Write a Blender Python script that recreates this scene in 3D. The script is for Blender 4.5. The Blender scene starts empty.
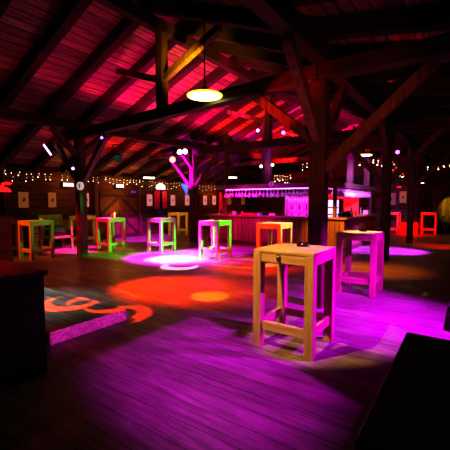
import bpy, bmesh, math, random
from mathutils import Vector, Matrix
random.seed(7)
S = bpy.context.scene
col = S.collection
PI = math.pi

# ---------------------------------------------------------------- helpers
class MB:
    """collects shapes; build() links them as ONE mesh object"""
    def __init__(self): self.bm = bmesh.new()
    def _add(self, tmp, M=None, bev=0, seg=1):
        if bev:
            bmesh.ops.bevel(tmp, geom=tmp.edges[:], offset=bev, segments=seg, affect='EDGES', profile=0.5)
        if M is not None: bmesh.ops.transform(tmp, matrix=M, verts=tmp.verts)
        me = bpy.data.meshes.new('tmp'); tmp.to_mesh(me); tmp.free()
        self.bm.from_mesh(me); bpy.data.meshes.remove(me)
    def box(self, a, b, bev=0.0, M=None):
        t = bmesh.new(); bmesh.ops.create_cube(t, size=1)
        sx, sy, sz = (b[i]-a[i] for i in range(3))
        bmesh.ops.scale(t, vec=(sx, sy, sz), verts=t.verts)
        bmesh.ops.translate(t, vec=[(a[i]+b[i])/2 for i in range(3)], verts=t.verts)
        self._add(t, M, bev); return self
    def bar(self, p, q, w, h=None, bev=0.0, roll=0):
        p, q = Vector(p), Vector(q); h = h or w
        z = (q-p); L = z.length; z.normalize()
        ref = Vector((0,0,1)) if abs(z.z) < .95 else Vector((1,0,0))
        x = z.cross(ref).normalized(); y = x.cross(z).normalized()   # x: across, y: up
        R = Matrix((x, y, z)).transposed().to_4x4() @ Matrix.Rotation(roll, 4, 'Z')
        t = bmesh.new(); bmesh.ops.create_cube(t, size=1)
        bmesh.ops.scale(t, vec=(w, h, L), verts=t.verts)
        self._add(t, Matrix.Translation((p+q)/2) @ R, bev); return self
    def cyl(self, p, q, r0, r1=None, n=16):
        p, q = Vector(p), Vector(q); r1 = r0 if r1 is None else r1
        d = q-p; t = bmesh.new()
        bmesh.ops.create_cone(t, cap_ends=True, segments=n, radius1=max(r0,1e-5), radius2=max(r1,1e-5), depth=d.length)
        R = d.to_track_quat('Z','Y').to_matrix().to_4x4()
        self._add(t, Matrix.Translation((p+q)/2) @ R); return self
    def ball(self, c, r, n=1, sc=(1,1,1)):
        t = bmesh.new(); bmesh.ops.create_icosphere(t, subdivisions=n, radius=r)
        self._add(t, Matrix.Translation(c) @ Matrix.Diagonal((*sc,1))); return self
    def lathe(self, prof, c=(0,0,0), n=16):
        t = bmesh.new(); rings = []
        for r, z in prof:
            rings.append([t.verts.new((max(r,1e-4)*math.cos(2*PI*k/n), max(r,1e-4)*math.sin(2*PI*k/n), z)) for k in range(n)])
        for A, B in zip(rings, rings[1:]):
            for k in range(n): t.faces.new((A[k], A[(k+1)%n], B[(k+1)%n], B[k]))
        self._add(t, Matrix.Translation(c)); return self
    def poly(self, pts, thick=None, M=None):
        t = bmesh.new(); f = t.faces.new([t.verts.new(p) for p in pts])
        if thick:
            r = bmesh.ops.extrude_face_region(t, geom=[f])
            bmesh.ops.translate(t, vec=thick, verts=[v for v in r['geom'] if isinstance(v, bmesh.types.BMVert)])
        bmesh.ops.recalc_face_normals(t, faces=t.faces[:])
        self._add(t, M); return self
    def tube(self, pts, r, n=6):
        for a, b in zip(pts, pts[1:]): self.cyl(a, b, r, n=n)
        for p in pts[1:-1]: self.ball(p, r, 1)
        return self
    def build(self, name, m, parent=None, loc=None, smooth=False):
        me = bpy.data.meshes.new(name); self.bm.to_mesh(me); self.bm.free()
        o = bpy.data.objects.new(name, me); col.objects.link(o)
        me.materials.append(m)
        if smooth:
            for p in me.polygons: p.use_smooth = True
        if parent: o.parent = parent
        if loc is not None: o.location = loc
        return o

def tag(o, label=None, cat=None, group=None, kind=None):
    if label: o['label'] = label
    if cat: o['category'] = cat
    if group: o['group'] = group
    if kind: o['kind'] = kind
    return o
def thing(name, label, cat, loc=(0,0,0), rz=0, group=None):
    o = bpy.data.objects.new(name, None); col.objects.link(o)
    o.empty_display_size = .1
    o.location = loc; o.rotation_euler = (0,0,rz)
    return tag(o, label, cat, group)
def copy_tree(o, parent=None):
    c = o.copy(); col.objects.link(c)
    if parent: c.parent = parent
    for ch in list(o.children): copy_tree(ch, c)
    return c
def struct(o): o['kind'] = 'structure'; return o

# ---------------------------------------------------------------- materials
def nodes(name):
    m = bpy.data.materials.new(name); m.use_nodes = True
    nt = m.node_tree; return m, nt, nt.nodes['Principled BSDF']
def N(nt, t, **kw):
    n = nt.nodes.new(t)
    for k, v in kw.items():
        if k in n.inputs: n.inputs[k].default_value = v
        else: setattr(n, k, v)
    return n
def math_(nt, op, a, b=None, c=None):
    n = nt.nodes.new('ShaderNodeMath'); n.operation = op
    for i, s in enumerate((a, b, c)):
        if s is None: continue
        if isinstance(s, (int, float)): n.inputs[i].default_value = s
        else: nt.links.new(s, n.inputs[i])
    return n.outputs[0]

def wood(name, dark, light, grain=0, board=None, width=.15, rough=.6, coord='Object', scale=1.0, gap=.035, vary=.35, blotch=0.0, bump=.25):
    """procedural timber: grain runs along axis `grain`; boards are split across axis `board`"""
    m, nt, b = nodes(name)
    if coord == 'World':
        src = nt.nodes.new('ShaderNodeNewGeometry').outputs['Position']
    else:
        src = nt.nodes.new('ShaderNodeTexCoord').outputs['Object']
    sep = nt.nodes.new('ShaderNodeSeparateXYZ'); nt.links.new(src, sep.inputs[0])
    mp = nt.nodes.new('ShaderNodeMapping'); nt.links.new(src, mp.inputs[0])
    sc = [14*scale]*3; sc[grain] = 1.1*scale
    mp.inputs['Scale'].default_value = sc
    nz = N(nt, 'ShaderNodeTexNoise', Scale=1.6, Detail=6, Roughness=.65)
    nt.links.new(mp.outputs[0], nz.inputs['Vector'])
    fac = nz.outputs['Fac']
    rp = nt.nodes.new('ShaderNodeValToRGB')
    rp.color_ramp.elements[0].position = .32; rp.color_ramp.elements[1].position = .68
    rp.color_ramp.elements[0].color = (*dark, 1); rp.color_ramp.elements[1].color = (*light, 1)
    nt.links.new(fac, rp.inputs[0])
    out = rp.outputs[0]
    mul = None
    if board is not None:
        q = math_(nt, 'DIVIDE', sep.outputs[board], width)
        fl = math_(nt, 'FLOOR', q)
        fr = math_(nt, 'FRACT', q)
        wn = nt.nodes.new('ShaderNodeTexWhiteNoise'); wn.noise_dimensions = '1D'
        nt.links.new(fl, wn.inputs['W'])
        tone = math_(nt, 'MULTIPLY_ADD', wn.outputs['Value'], vary, 1-vary*.6)
        e = math_(nt, 'ABSOLUTE', math_(nt, 'SUBTRACT', fr, .5))
        line = math_(nt, 'LESS_THAN', e, .5-gap)
        line = math_(nt, 'MULTIPLY_ADD', line, .82, .18)
        mul = math_(nt, 'MULTIPLY', tone, line)
    if blotch:
        bz = N(nt, 'ShaderNodeTexNoise', Scale=1.7, Detail=5, Roughness=.7)
        nt.links.new(src, bz.inputs['Vector'])
        mr = N(nt, 'ShaderNodeMapRange'); mr.inputs['From Min'].default_value = .3; mr.inputs['From Max'].default_value = .62
        mr.inputs['To Min'].default_value = 1-blotch; mr.inputs['To Max'].default_value = 1
        nt.links.new(bz.outputs['Fac'], mr.inputs['Value'])
        mul = mr.outputs[0] if mul is None else math_(nt, 'MULTIPLY', mul, mr.outputs[0])
    if mul is not None:
        mx = N(nt, 'ShaderNodeVectorMath', operation='SCALE')
        nt.links.new(out, mx.inputs[0]); nt.links.new(mul, mx.inputs['Scale']); out = mx.outputs[0]
    nt.links.new(out, b.inputs['Base Color'])
    b.inputs['Roughness'].default_value = rough
    if bump:
        bp = N(nt, 'ShaderNodeBump', Strength=bump, Distance=.01)
        nt.links.new(fac if mul is None else math_(nt, 'MULTIPLY', fac, mul), bp.inputs['Height'])
        nt.links.new(bp.outputs[0], b.inputs['Normal'])
    return m
def plain(name, c, rough=.5, metal=0, noise=.15):
    m, nt, b = nodes(name)
    nz = N(nt, 'ShaderNodeTexNoise', Scale=9, Detail=3)
    rp = nt.nodes.new('ShaderNodeValToRGB')
    rp.color_ramp.elements[0].color = (*[x*(1-noise) for x in c], 1); rp.color_ramp.elements[1].color = (*[min(1,x*(1+noise)) for x in c], 1)
    nt.links.new(nz.outputs['Fac'], rp.inputs[0]); nt.links.new(rp.outputs[0], b.inputs['Base Color'])
    b.inputs['Roughness'].default_value = rough; b.inputs['Metallic'].default_value = metal
    return m
def glow(name, c, s, sample=False):
    m, nt, b = nodes(name)
    b.inputs['Base Color'].default_value = (*[x*.3 for x in c], 1)
    b.inputs['Emission Color'].default_value = (*c, 1); b.inputs['Emission Strength'].default_value = s
    if not sample: m.cycles.emission_sampling = 'NONE'
    return m

M = {}
M['floor'] = wood('floor_boards', (.10,.085,.08), (.32,.285,.27), grain=1, board=0, width=.21, rough=.42, coord='World', gap=.02, vary=.45, blotch=.35, bump=.35)
M['roof'] = wood('roof_boards', (.10,.05,.035), (.44,.27,.18), grain=0, board=1, width=.2, rough=.7, coord='World', vary=.8, gap=.07)
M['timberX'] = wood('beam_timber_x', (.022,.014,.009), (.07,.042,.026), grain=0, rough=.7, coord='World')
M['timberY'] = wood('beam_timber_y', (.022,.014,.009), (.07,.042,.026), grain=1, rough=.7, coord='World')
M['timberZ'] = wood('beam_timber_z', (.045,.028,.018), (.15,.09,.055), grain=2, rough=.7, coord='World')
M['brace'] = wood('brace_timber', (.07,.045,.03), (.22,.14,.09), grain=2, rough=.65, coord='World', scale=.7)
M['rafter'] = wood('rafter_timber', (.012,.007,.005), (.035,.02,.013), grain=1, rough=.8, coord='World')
M['wall'] = wood('wall_boards', (.045,.024,.012), (.14,.075,.035), grain=0, board=2, width=.24, rough=.75, coord='World', vary=.5)
M['wallY'] = wood('back_wall_boards', (.045,.024,.012), (.13,.07,.035), grain=1, board=2, width=.24, rough=.75, coord='World', vary=.5)
M['door'] = wood('door_boards', (.08,.04,.018), (.20,.11,.05), grain=2, board=0, width=.2, rough=.7, coord='World', vary=.4)
M['tableX'] = wood('table_wood_x', (.33,.23,.13), (.52,.39,.25), grain=0, rough=.45, scale=1.5, bump=.1)
M['tableY'] = wood('table_wood_y', (.33,.23,.13), (.52,.39,.25), grain=1, rough=.45, scale=1.5, bump=.1)
M['tableZ'] = wood('table_wood_z', (.30,.20,.12), (.50,.36,.23), grain=2, rough=.5, scale=1.5, bump=.1)
M['tabletop'] = wood('table_top_boards', (.38,.28,.16), (.58,.45,.29), grain=1, board=0, width=.14, rough=.4, scale=1.3, gap=.012, vary=.12, bump=.1)
M['bar'] = wood('bar_boards', (.10,.055,.03), (.26,.15,.08), grain=2, board=1, width=.17, rough=.55, coord='World', vary=.6, gap=.05)
M['barX'] = wood('bar_boards_side', (.10,.055,.03), (.26,.15,.08), grain=2, board=0, width=.17, rough=.55, coord='World', vary=.6, gap=.05)
M['counter'] = wood('counter_wood', (.16,.09,.05), (.34,.22,.13), grain=1, rough=.3, coord='World')
M['canopy'] = wood('canopy_wood', (.12,.08,.06), (.30,.21,.16), grain=1, rough=.55, coord='World')
M['step'] = wood('grey_deck', (.13,.125,.115), (.34,.33,.30), grain=1, board=0, width=.16, rough=.7, coord='World', gap=.03, vary=.35, blotch=.3)
M['stepside'] = wood('weathered_edge', (.16,.13,.12), (.50,.44,.42), grain=1, rough=.7, coord='World', scale=1.5, blotch=.4)
M['crate'] = wood('dark_stained', (.03,.016,.01), (.10,.05,.03), grain=1, board=1, width=.3, rough=.45, coord='World')
M['olive'] = wood('olive_wood', (.10,.09,.035), (.24,.21,.09), grain=2, rough=.7, coord='World')
M['black'] = plain('black_paint', (.006,.006,.006), .6)
M['blackgloss'] = plain('black_gloss', (.01,.01,.01), .12)
M['metal'] = plain('grey_metal', (.45,.45,.46), .3, 1)
M['dark_metal'] = plain('dark_metal', (.05,.05,.05), .4, 1)
M['white'] = plain('white_plastic', (.8,.8,.8), .4, 0, .05)
M['paper'] = plain('pale_paper', (.75,.62,.48), .7)
M['pinkpaper'] = plain('pinkish_paper', (.85,.62,.60), .7)
M['ink'] = plain('dark_ink', (.02,.015,.015), .7)
M['curtain'] = plain('magenta_curtain', (.55,.05,.22), .85)
M['redcloth'] = plain('red_cloth', (.6,.03,.02), .8)
M['whitecloth'] = plain('white_cloth', (.8,.76,.7), .8)
M['bluecloth'] = plain('blue_cloth', (.03,.05,.35), .8)
M['redpaint'] = plain('red_paint', (.5,.03,.02), .5)
M['green'] = plain('green_glass', (.03,.22,.06), .12)
M['brownglass'] = plain('brown_glass', (.16,.06,.02), .12)
M['lamp'] = glow('lamp_glow', (1,.95,.4), 4, True)
M['lampfar'] = glow('far_lamp_glow', (1,.93,.5), 3, True)
M['tubew'] = glow('tube_glow', (1,.93,.72), 2.5, True)
M['exit'] = glow('sign_glow_white', (.95,.97,1), .5)
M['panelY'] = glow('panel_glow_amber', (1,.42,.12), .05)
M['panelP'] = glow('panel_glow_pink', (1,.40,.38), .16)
M['bulb'] = glow('fairy_bulb', (1,.62,.32), 1.6)
M['bulb2'] = glow('dim_fairy_bulb', (1,.5,.2), .5)
M['bulb3'] = glow('bright_fairy_bulb', (1,.8,.6), 2.8)
M['rim'] = glow('lamp_halo', (.85,1,.03), .45)  # colour of the halo round the lamp
M['neon'] = glow('red_neon', (1,.01,.01), 1.2)
M['violet'] = glow('violet_lens', (.45,.12,1), 1.6)
M['whiteviolet'] = glow('white_violet_lens', (.75,.6,1), 4)
M['orangelens'] = glow('orange_lens', (1,.16,.02), 2.0)
M['pinkglow'] = glow('pink_glow', (1,.38,1), 1.4)  # for a stage lens and the glowing stand-in for a lit brace end
M['pinkpanel'] = glow('pink_backlight', (1,.02,.62), .55, True)
M['addedpurple'] = glow('added_purple_glow', (.75,.10,1), 8, True)
M['redbulb'] = glow('red_bulb', (1,.02,.02), .9)
M['greenbulb'] = glow('green_bulb', (.02,1,.12), .8)
M['teal'] = plain('teal_filter', (.02,.30,.24), .25)
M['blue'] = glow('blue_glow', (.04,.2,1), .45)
# glass
m, nt, b = nodes('drinking_glass'); b.inputs['Base Color'].default_value = (.9,.9,.95,1); b.inputs['Roughness'].default_value = .08
b.inputs['Transmission Weight'].default_value = .12; b.inputs['Specular IOR Level'].default_value = .9; b.inputs['IOR'].default_value = 1.3; M['glass'] = m
nz = N(nt, 'ShaderNodeTexNoise', Scale=20); rr = N(nt, 'ShaderNodeMapRange'); rr.inputs['To Min'].default_value = .04; rr.inputs['To Max'].default_value = .2
nt.links.new(nz.outputs['Fac'], rr.inputs['Value']); nt.links.new(rr.outputs[0], b.inputs['Roughness'])

# ---------------------------------------------------------------- setting
# The hall's own axes: X runs along the ridge (away to the right), Y across it (away to the left).
U0, U1, V0, V1 = -5.0, 22.0, -7.0, 13.0
EAVE, RV, PITCH = 2.95, 5.7, math.tan(math.radians(22))
RZ = EAVE + (V1-RV)*PITCH
PV = 1.94                                           # right purlin line
PZ = RZ - (RV-PV)*PITCH
PITCH2 = math.tan(math.radians(9.5))
def roof_z(v):
    if v > RV: return RZ-(v-RV)*PITCH
    if v > PV: return RZ-(RV-v)*PITCH
    return PZ-(PV-v)*PITCH2
struct(MB().box((U0,V0,-.12),(U1,V1,0)).build('floor', M['floor']))
rb = MB()
for va, vb in ((V1+.4,RV),(RV,PV),(PV,V0-.3)):
    za, zb = (roof_z(va) if va <= V1 else EAVE-.4*PITCH), roof_z(vb)
    rb.poly([(U0,va,za),(U1+.3,va,za),(U1+.3,vb,zb),(U0,vb,zb)], (0,0,.08))
struct(rb.build('ceiling', M['roof']))
struct(MB().box((U0,V1,0),(U1,V1+.15,EAVE+.02)).build('wall_left', M['wall']))
bw = MB().poly([(U1,V1,0),(U1,V1,EAVE),(U1,RV,RZ),(U1,PV,PZ),(U1,V0,roof_z(V0)),(U1,V0,0)], (.15,0,0))
struct(bw.build('wall_back', M['wallY']))
struct(MB().box((U0,V0-.15,0),(U1,V0,roof_z(V0))).build('wall_right', M['wall']))
# rafters: one timber per slope
k = 0; i = 0
u = 5.3-1.15*8
while u < U1-.2:
    for va, vb in ((V1-.02,RV+.02),(RV-.02,PV),(PV-.02,V0+.02)):
        k += 1
        d = .15
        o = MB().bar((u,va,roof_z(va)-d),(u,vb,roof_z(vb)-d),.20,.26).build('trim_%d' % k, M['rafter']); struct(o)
    u += 1.15
# wall framing on the left wall
for x in (3.2, 5.5, 9.0, 11.4, 13.35, 15.55, 18.1, 20.2):
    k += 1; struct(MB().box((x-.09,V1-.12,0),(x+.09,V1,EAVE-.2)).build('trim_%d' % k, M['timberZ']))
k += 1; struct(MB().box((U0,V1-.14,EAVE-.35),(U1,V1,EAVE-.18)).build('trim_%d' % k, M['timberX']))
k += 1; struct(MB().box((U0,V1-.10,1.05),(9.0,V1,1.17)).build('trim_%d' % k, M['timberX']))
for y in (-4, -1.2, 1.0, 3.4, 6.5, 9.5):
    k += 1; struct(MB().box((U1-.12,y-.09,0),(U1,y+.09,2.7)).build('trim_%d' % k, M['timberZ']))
struct(MB().box((U0,V1-.03,0),(9.0,V1,.14)).build('baseboard_left', M['timberX']))

# barn door in the left wall (two leaves with braces)
d = MB().box((9.18,V1-.07,0),(10.2,V1,2.02)).box((10.22,V1-.07,0),(11.25,V1,2.02)).build('door_1', M['door']); struct(d)
for x0, x1 in ((9.2,10.18),(10.24,11.23)):
    t = MB()
    for z in (.12, 1.0, 1.9): t.box((x0,V1-.11,z-.07),(x1,V1-.07,z+.07))
    a, b2 = (x0+.06, x1-.06) if x0 < 10 else (x1-.06, x0+.06)
    t.bar((a,V1-.092,.2),(b2,V1-.092,.94),.04,.12).bar((b2,V1-.092,1.82),(a,V1-.092,1.08),.04,.12)
    t.build('door_brace', M['timberX'], d)
MB().box((10.14,V1-.13,.95),(10.17,V1-.10,1.2)).build('door_handle', M['dark_metal'], d)
# windows with curtains
def window(n, x0, x1):
    z0, z1 = 1.22, 2.12
    w = MB()
    w.box((x0,V1-.08,z0),(x1,V1-.02,z0+.06)).box((x0,V1-.08,z1-.06),(x1,V1-.02,z1)).box((x0,V1-.08,z0),(x0+.06,V1-.02,z1)).box((x1-.06,V1-.08,z0),(x1,V1-.02,z1))
    w.box(((x0+x1)/2-.02,V1-.075,z0),((x0+x1)/2+.02,V1-.025,z1))
    o = struct(w.build('window_%d' % n, M['brace']))
    MB().box((x0+.05,V1-.03,z0+.05),(x1-.05,V1-.015,z1-.05)).build('window_pane', M['blackgloss'], o)
window(1, 12.3, 13.1); window(2, 15.2, 15.95)
def curtain(x0, x1, label):
    t = bmesh.new(); n = 24
    rows = []
    for j, z in enumerate((2.18, 1.75, 1.28)):
        rows.append([t.verts.new((x0+(x1-x0)*(i/n)*(1 if j < 2 else .8)+(.0 if j<2 else .03), V1-.14+.025*math.sin(i*1.7), z)) for i in range(n+1)])
    for A, B in zip(rows, rows[1:]):
        for i in range(n): t.faces.new((A[i],A[i+1],B[i+1],B[i]))
    r = MB(); r._add(t)
    th = thing('curtain', label, 'curtain', (0,0,0))
    r.build('drape', M['curtain'], th, smooth=True)
    MB().cyl((x0-.04,V1-.14,2.2),(x1+.04,V1-.14,2.2),.014,n=8).build('curtain_rod', M['dark_metal'], th)
    return th
curtain(12.25, 12.62, 'magenta curtain at the left side of the window beyond the barn door')
curtain(12.8, 13.15, 'magenta curtain at the right side of the window beyond the barn door')
curtain(15.25, 15.6, 'magenta curtain at the window just left of the purple lit post')

# ---------------------------------------------------------------- timber frame
TZ = 3.6
posts = [((5.3,PV), .24, 'thick dark timber post behind the nearest table, with angled braces'),
         ((10.6,PV), .22, 'dark timber post at the right corner of the bar'),
         ((15.6,PV), .22, 'slim dark timber post between the two red lit tables'),
         ((6.12,9.53), .24, 'timber post on the left with a round white sign, red and green lit sides'),
         ((10.8,9.12), .22, 'post with purple lit braces fanning out, left of the bar'),]
for (x, y), w, lab in posts:
    t = thing('timber_post', lab, 'post', (x,y,0))
    MB().box((-w/2,-w/2,0),(w/2,w/2,TZ-.13), .012).build('post_shaft', M['timberZ'], t)
    top = TZ-.1
    lo = 2.25
    ln = 1.15
    fan = y > 9
    br = []
    for dx, dy in ((0,1),(0,-1),(1,0),(-1,0)):
        r = w/2-.03
        main = x < 6 and y < 3
        reach = 1.15 if dy else .75
        zt = TZ-.16 if dy else TZ+.08
        zl = (2.2 if dy else 3.0)
        if main: zl, reach = {(0,1):(2.6,1.05),(0,-1):(2.14,1.42),(1,0):(2.5,1.1),(-1,0):(2.6,1.1)}[(dx,dy)]
        br.append(MB().bar((dx*r,dy*r,zl),(dx*(r+reach),dy*(r+reach),zt),.13,.15,.006).build('brace', M['brace'], t))
# tie beams across the hall
for (x0, x1), lab in (((5.3,6.12),'long dark tie beam running from the thick post to the left post'),
                  ((10.6,10.8),'long tie beam above the front of the bar'),
                  ((15.6,15.7),'dark tie beam above the back of the bar')):
    s = (x1-x0)/((9.12 if x0 > 10 and x0 < 11 else 9.53)-PV)
    t = thing('tie_beam', lab, 'beam', (x0,PV,TZ))
    MB().bar((-(PV-V0-.1)*0,V0+.1-PV,0),(0,0,0),.22,.24,.012).bar((0,0,0),(s*(V1-.1-PV),V1-.1-PV,0),.22,.24,.012).build('beam', M['timberY'], t)
    # king post and struts up to the ridge
    kx = s*(RV-PV)
    MB().box((kx-.1,RV-PV-.1,.12),(kx+.1,RV-PV+.1,RZ-TZ-.3),.01).build('king_post', M['timberZ'], t)
    for sg in (-1, 1):
        MB().bar((kx,RV-PV+sg*.08,.75),(kx+s*sg*1.6,RV-PV+sg*1.7,roof_z(RV+sg*1.7)-TZ-.3),.12,.14).build('strut', M['brace'], t)
# purlins along the hall
for (xa, ya), (xb, yb), lab in (((U0+.1,PV),(U1-.1,PV),'long dark purlin running over the post line right of the bar'),
                                ((.2,10.04),(U1-.1,8.15),'long dark purlin running over the left post line'),):
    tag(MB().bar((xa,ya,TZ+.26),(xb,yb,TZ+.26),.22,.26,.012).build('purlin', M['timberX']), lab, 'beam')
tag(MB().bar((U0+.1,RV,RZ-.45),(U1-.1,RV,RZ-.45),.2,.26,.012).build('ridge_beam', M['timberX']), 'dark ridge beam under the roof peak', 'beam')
# thin Y post at the far right
t = thing('timber_post', 'thin far post with a V of two braces, beside the yellow lit board', 'post', (20.9,1.44,0))
MB().box((-.05,-.05,0),(.05,.05,1.25)).build('post_shaft', M['olive'], t)
for s in (-1, 1): MB().bar((0,s*.05,1.2),(0,s*.17,2.0),.05,.05).build('brace', M['olive'], t)
# yellow lit shutter
t = thing('board_shutter', 'yellow lit boarded shutter with a dark diagonal brace at the far right', 'shutter', (21.96,1.02,.85))
b2 = MB()
for j in range(5): b2.box((-.03,-.62,j*.24),(.03,.22,j*.24+.225))
b2.build('boards', M['olive'], t)
MB().bar((-.05,-.55,.75),(-.05,.2,1.2),.03,.13).build('diagonal_brace', M['black'], t)

# ---------------------------------------------------------------- tables
def make_table():
    t = thing('bar_table', '', 'table')
    w, h, lg = .34, 1.10, .095
    MB().box((-w,-w,h-.032),(w,w,h),.004).build('tabletop', M['tabletop'], t)
    for sx in (-1, 1):
        for sy in (-1, 1):
            x, y = sx*(w-lg/2), sy*(w-lg/2)
            MB().box((x-lg/2,y-lg/2,0),(x+lg/2,y+lg/2,h-.0325),.004).build('leg', M['tableZ'], t)
    i = w-lg-.001
    for s in (-1, 1):
        MB().box((s*(w-.028)-.02,-i,h-.133),(s*(w-.028)+.02,i,h-.0325),.003).build('apron', M['tableY'], t)
        MB().box((-i,s*(w-.028)-.02,h-.133),(i,s*(w-.028)+.02,h-.0325),.003).build('apron', M['tableX'], t)
        MB().box((s*(w-lg/2)-.02,-i,.2),(s*(w-lg/2)+.02,i,.3),.003).build('stretcher', M['tableY'], t)
        MB().box((-i,s*(w-lg/2)-.02,.2),(i,s*(w-lg/2)+.02,.3),.003).build('stretcher', M['tableX'], t)
    return t
tabs = [((3.755,1.635), 0, 'nearest square wooden bar table with bright yellowish top and purple right side'),
        ((6.63,1.62), 0, 'bar table behind and right of the nearest one, purple legs and pale top'),
        ((8.08,4.10), 0, 'bar table with red left side just behind the nearest table'),
        ((8.10,6.02), 0, 'bar table with magenta left side and bright green right side, near bar end'),
        ((8.30,8.40), 0, 'bar table with magenta and green sides on the white lit floor'),
        ((7.40,9.85), 0, 'bar table right beside the left post, with a small red candle on top'),
        ((5.15,10.30), .03, 'leftmost bar table with orange lit left legs'),
        ((7.75,12.0), 0, 'yellowish bar table partly hidden behind the left post'),
        ((12.6,11.6), 0, 'far yellow lit bar table behind the magenta and green one by the wall'),
        ((19.3,3.20), 0, 'far red lit bar table just right of the post at bar corner'),
        ((20.1,1.65), 0, 'far bar table with red left leg, beside the thin Y-shaped post'),
        ((4.75,11.55), 0, 'dark bar table with a pink lit top edge behind the leftmost orange one'),]
proto = make_table()
for i, ((x, y), rz, lab) in enumerate(tabs):
    o = proto if i == 0 else copy_tree(proto)
    o.location = (x, y, 0.001); o.rotation_euler = (0,0,rz); o.scale = (1.05,1.05,1.02) if i == 0 else (1,1,1); o['label'] = lab; o['group'] = 'square wooden bar tables'
t1 = [o for o in col.objects if o.name == 'bar_table'][0]
op = MB().box((-.352,.02,1.0),(-.3415,.055,1.06),.002).cyl((-.348,.037,1.035),(-.375,.037,1.028),.012,n=10).box((-.362,.028,.985),(-.345,.047,1.0),.002)
op.build('bottle_opener', M['metal'], t1)['label'] = 'small metal bottle opener on the front apron'

def ashtray(loc, lab, s=1.0, rz=0):
    t = thing('ashtray', lab, 'ashtray', loc, rz)
    b_ = MB(); b_.box((-.06*s,-.06*s,0),(.06*s,.06*s,.012),.003)
    for a in range(4):
        R = Matrix.Rotation(a*PI/2, 4, 'Z')
        b_.box((-.06*s,.044*s,.011),(-.014*s,.06*s,.042),.003, R); b_.box((.014*s,.044*s,.011),(.06*s,.06*s,.042),.003, R)
        b_.box((-.02*s,.046*s,.011),(.02*s,.058*s,.026),.002, R)
    b_.build('tray', M['blackgloss'], t)
    MB().cyl((-.03*s,.02*s,.018),(.045*s,-.02*s,.03),.005,n=8).build('cigarette_end', M['white'], t)
TT = 1.102
ashtray((3.93,1.62,TT+.022), 'black square ashtray on the nearest table', 1.0, .2)
ashtray((6.70,1.60,TT), 'black ashtray on the table with purple legs', .9, .6)
ashtray((8.15,6.0,TT), 'small black ashtray on the table with bright green right side', .9, .1)
t = thing('candle', 'small red candle jar on the table beside the left post', 'candle', (7.4,9.75,TT))
MB().lathe([(0,0),(.045,0),(.05,.02),(.05,.11),(.042,.11),(.042,.03),(0,.03)]).build('jar', M['redpaint'], t, smooth=True)
MB().cyl((0,0,.03),(0,0,.085),.03).cyl((0,0,.085),(0,0,.1),.003,n=6).build('wax', M['white'], t)
t = thing('menu_holder', 'small pale menu card standing on the table beside the left post', 'menu', (7.38,9.62,TT), .4)
MB().box((-.05,-.02,0),(.05,.02,.012)).build('holder_base', M['dark_metal'], t)
MB().box((-.045,-.003,.012),(.045,.003,.19)).build('card', M['paper'], t)
t = thing('candle', 'small candle jar on the leftmost orange lit table', 'candle', (5.25,10.2,TT))
MB().lathe([(0,0),(.035,0),(.038,.02),(.038,.06),(.032,.06),(.032,.02),(0,.02)]).build('jar', M['glass'], t, smooth=True)
MB().cyl((0,0,.021),(0,0,.045),.026).build('wax', M['white'], t)

# ---------------------------------------------------------------- bar
BX0, BX1, BY0, BY1, CH = 11.15, 15.85, 3.15, 8.75, 1.13
bar = thing('bar_counter', 'long wooden plank bar counter with dark worktop under the canopy', 'bar counter', (BX0,BY0,0))
def L(x, y, z): return (x-BX0, y-BY0, z)
T = .5; ins = .12
MB().box(L(BX0+ins,BY0+ins,0),L(BX0+ins+.06,BY1-.05,CH-.06)).build('front_panel', M['bar'], bar)
MB().box(L(BX0+ins+.06,BY0+ins,0),L(BX1-.05,BY0+ins+.06,CH-.06)).build('side_panel', M['barX'], bar)
MB().box(L(BX0+ins+.06,BY1-.12,0),L(BX1-.05,BY1-.06,CH-.06)).build('end_panel', M['barX'], bar)
MB().box(L(BX1-.1,BY0+ins+.06,0),L(BX1-.05,BY1-.12,CH-.06)).build('rear_panel', M['bar'], bar)
top = MB()
top.box(L(BX0,BY0,CH-.06),L(BX0+T+.1,BY1,CH),.008).box(L(BX0+T+.1,BY0,CH-.06),L(BX1,BY0+T+.1,CH),.008).box(L(BX0+T+.1,BY1-T,CH-.06),L(BX1,BY1,CH),.008)
top.build('worktop', M['counter'], bar)
fr = MB().box(L(BX0+ins-.03,BY0+ins-.03,.02),L(BX0+ins,BY1-.05,.16)).box(L(BX0+ins,BY0+ins-.03,.02),L(BX1-.05,BY0+ins,.16))
fr.build('kick_board', M['timberY'], bar)
# canopy
CX0, CX1, CY0, CY1, CZ0, CZ1 = 10.95, 16.6, 3.42, 8.15, 2.09, 2.27
can = thing('bar_canopy', 'wooden canopy above the bar with pale fascia boards and added purple glow strips', 'canopy', (CX0,CY0,CZ0))
def K(x, y, z): return (x-CX0, y-CY0, z-CZ0)
MB().box(K(CX0,CY0,CZ0),K(CX0+.05,CY1,CZ1),.004).build('front_fascia', M['canopy'], can)
for j in range(4):
    x0 = CX0+.05+(CX1-CX0-.05)*j/4; x1 = CX0+.05+(CX1-CX0-.05)*(j+1)/4
    MB().box(K(x0+.012,CY0,CZ0+.01),K(x1-.012,CY0+.05,CZ1),.004).build('side_fascia', M['canopy'], can)
MB().box(K(CX0+.05,CY1-.05,CZ0),K(CX1,CY1,CZ1)).build('end_fascia', M['canopy'], can)
dk = MB()
for j in range(12):
    y = CY0+.1+j*(CY1-CY0-.2)/12
    dk.box(K(CX0+.05,y,CZ1-.1),K(CX1,y+.36,CZ1-.07))
dk.build('deck', M['timberX'], can)
MB().box(K(CX0+.52,CY0+.6,CZ0-.01),K(CX0+.55,CY1-.1,CZ0+.02)).build('added_front_glow', M['addedpurple'], can)['label'] = 'added purple glow strip lighting the glasses'  # glowing strips added under the canopy to light the hanging glasses
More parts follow.
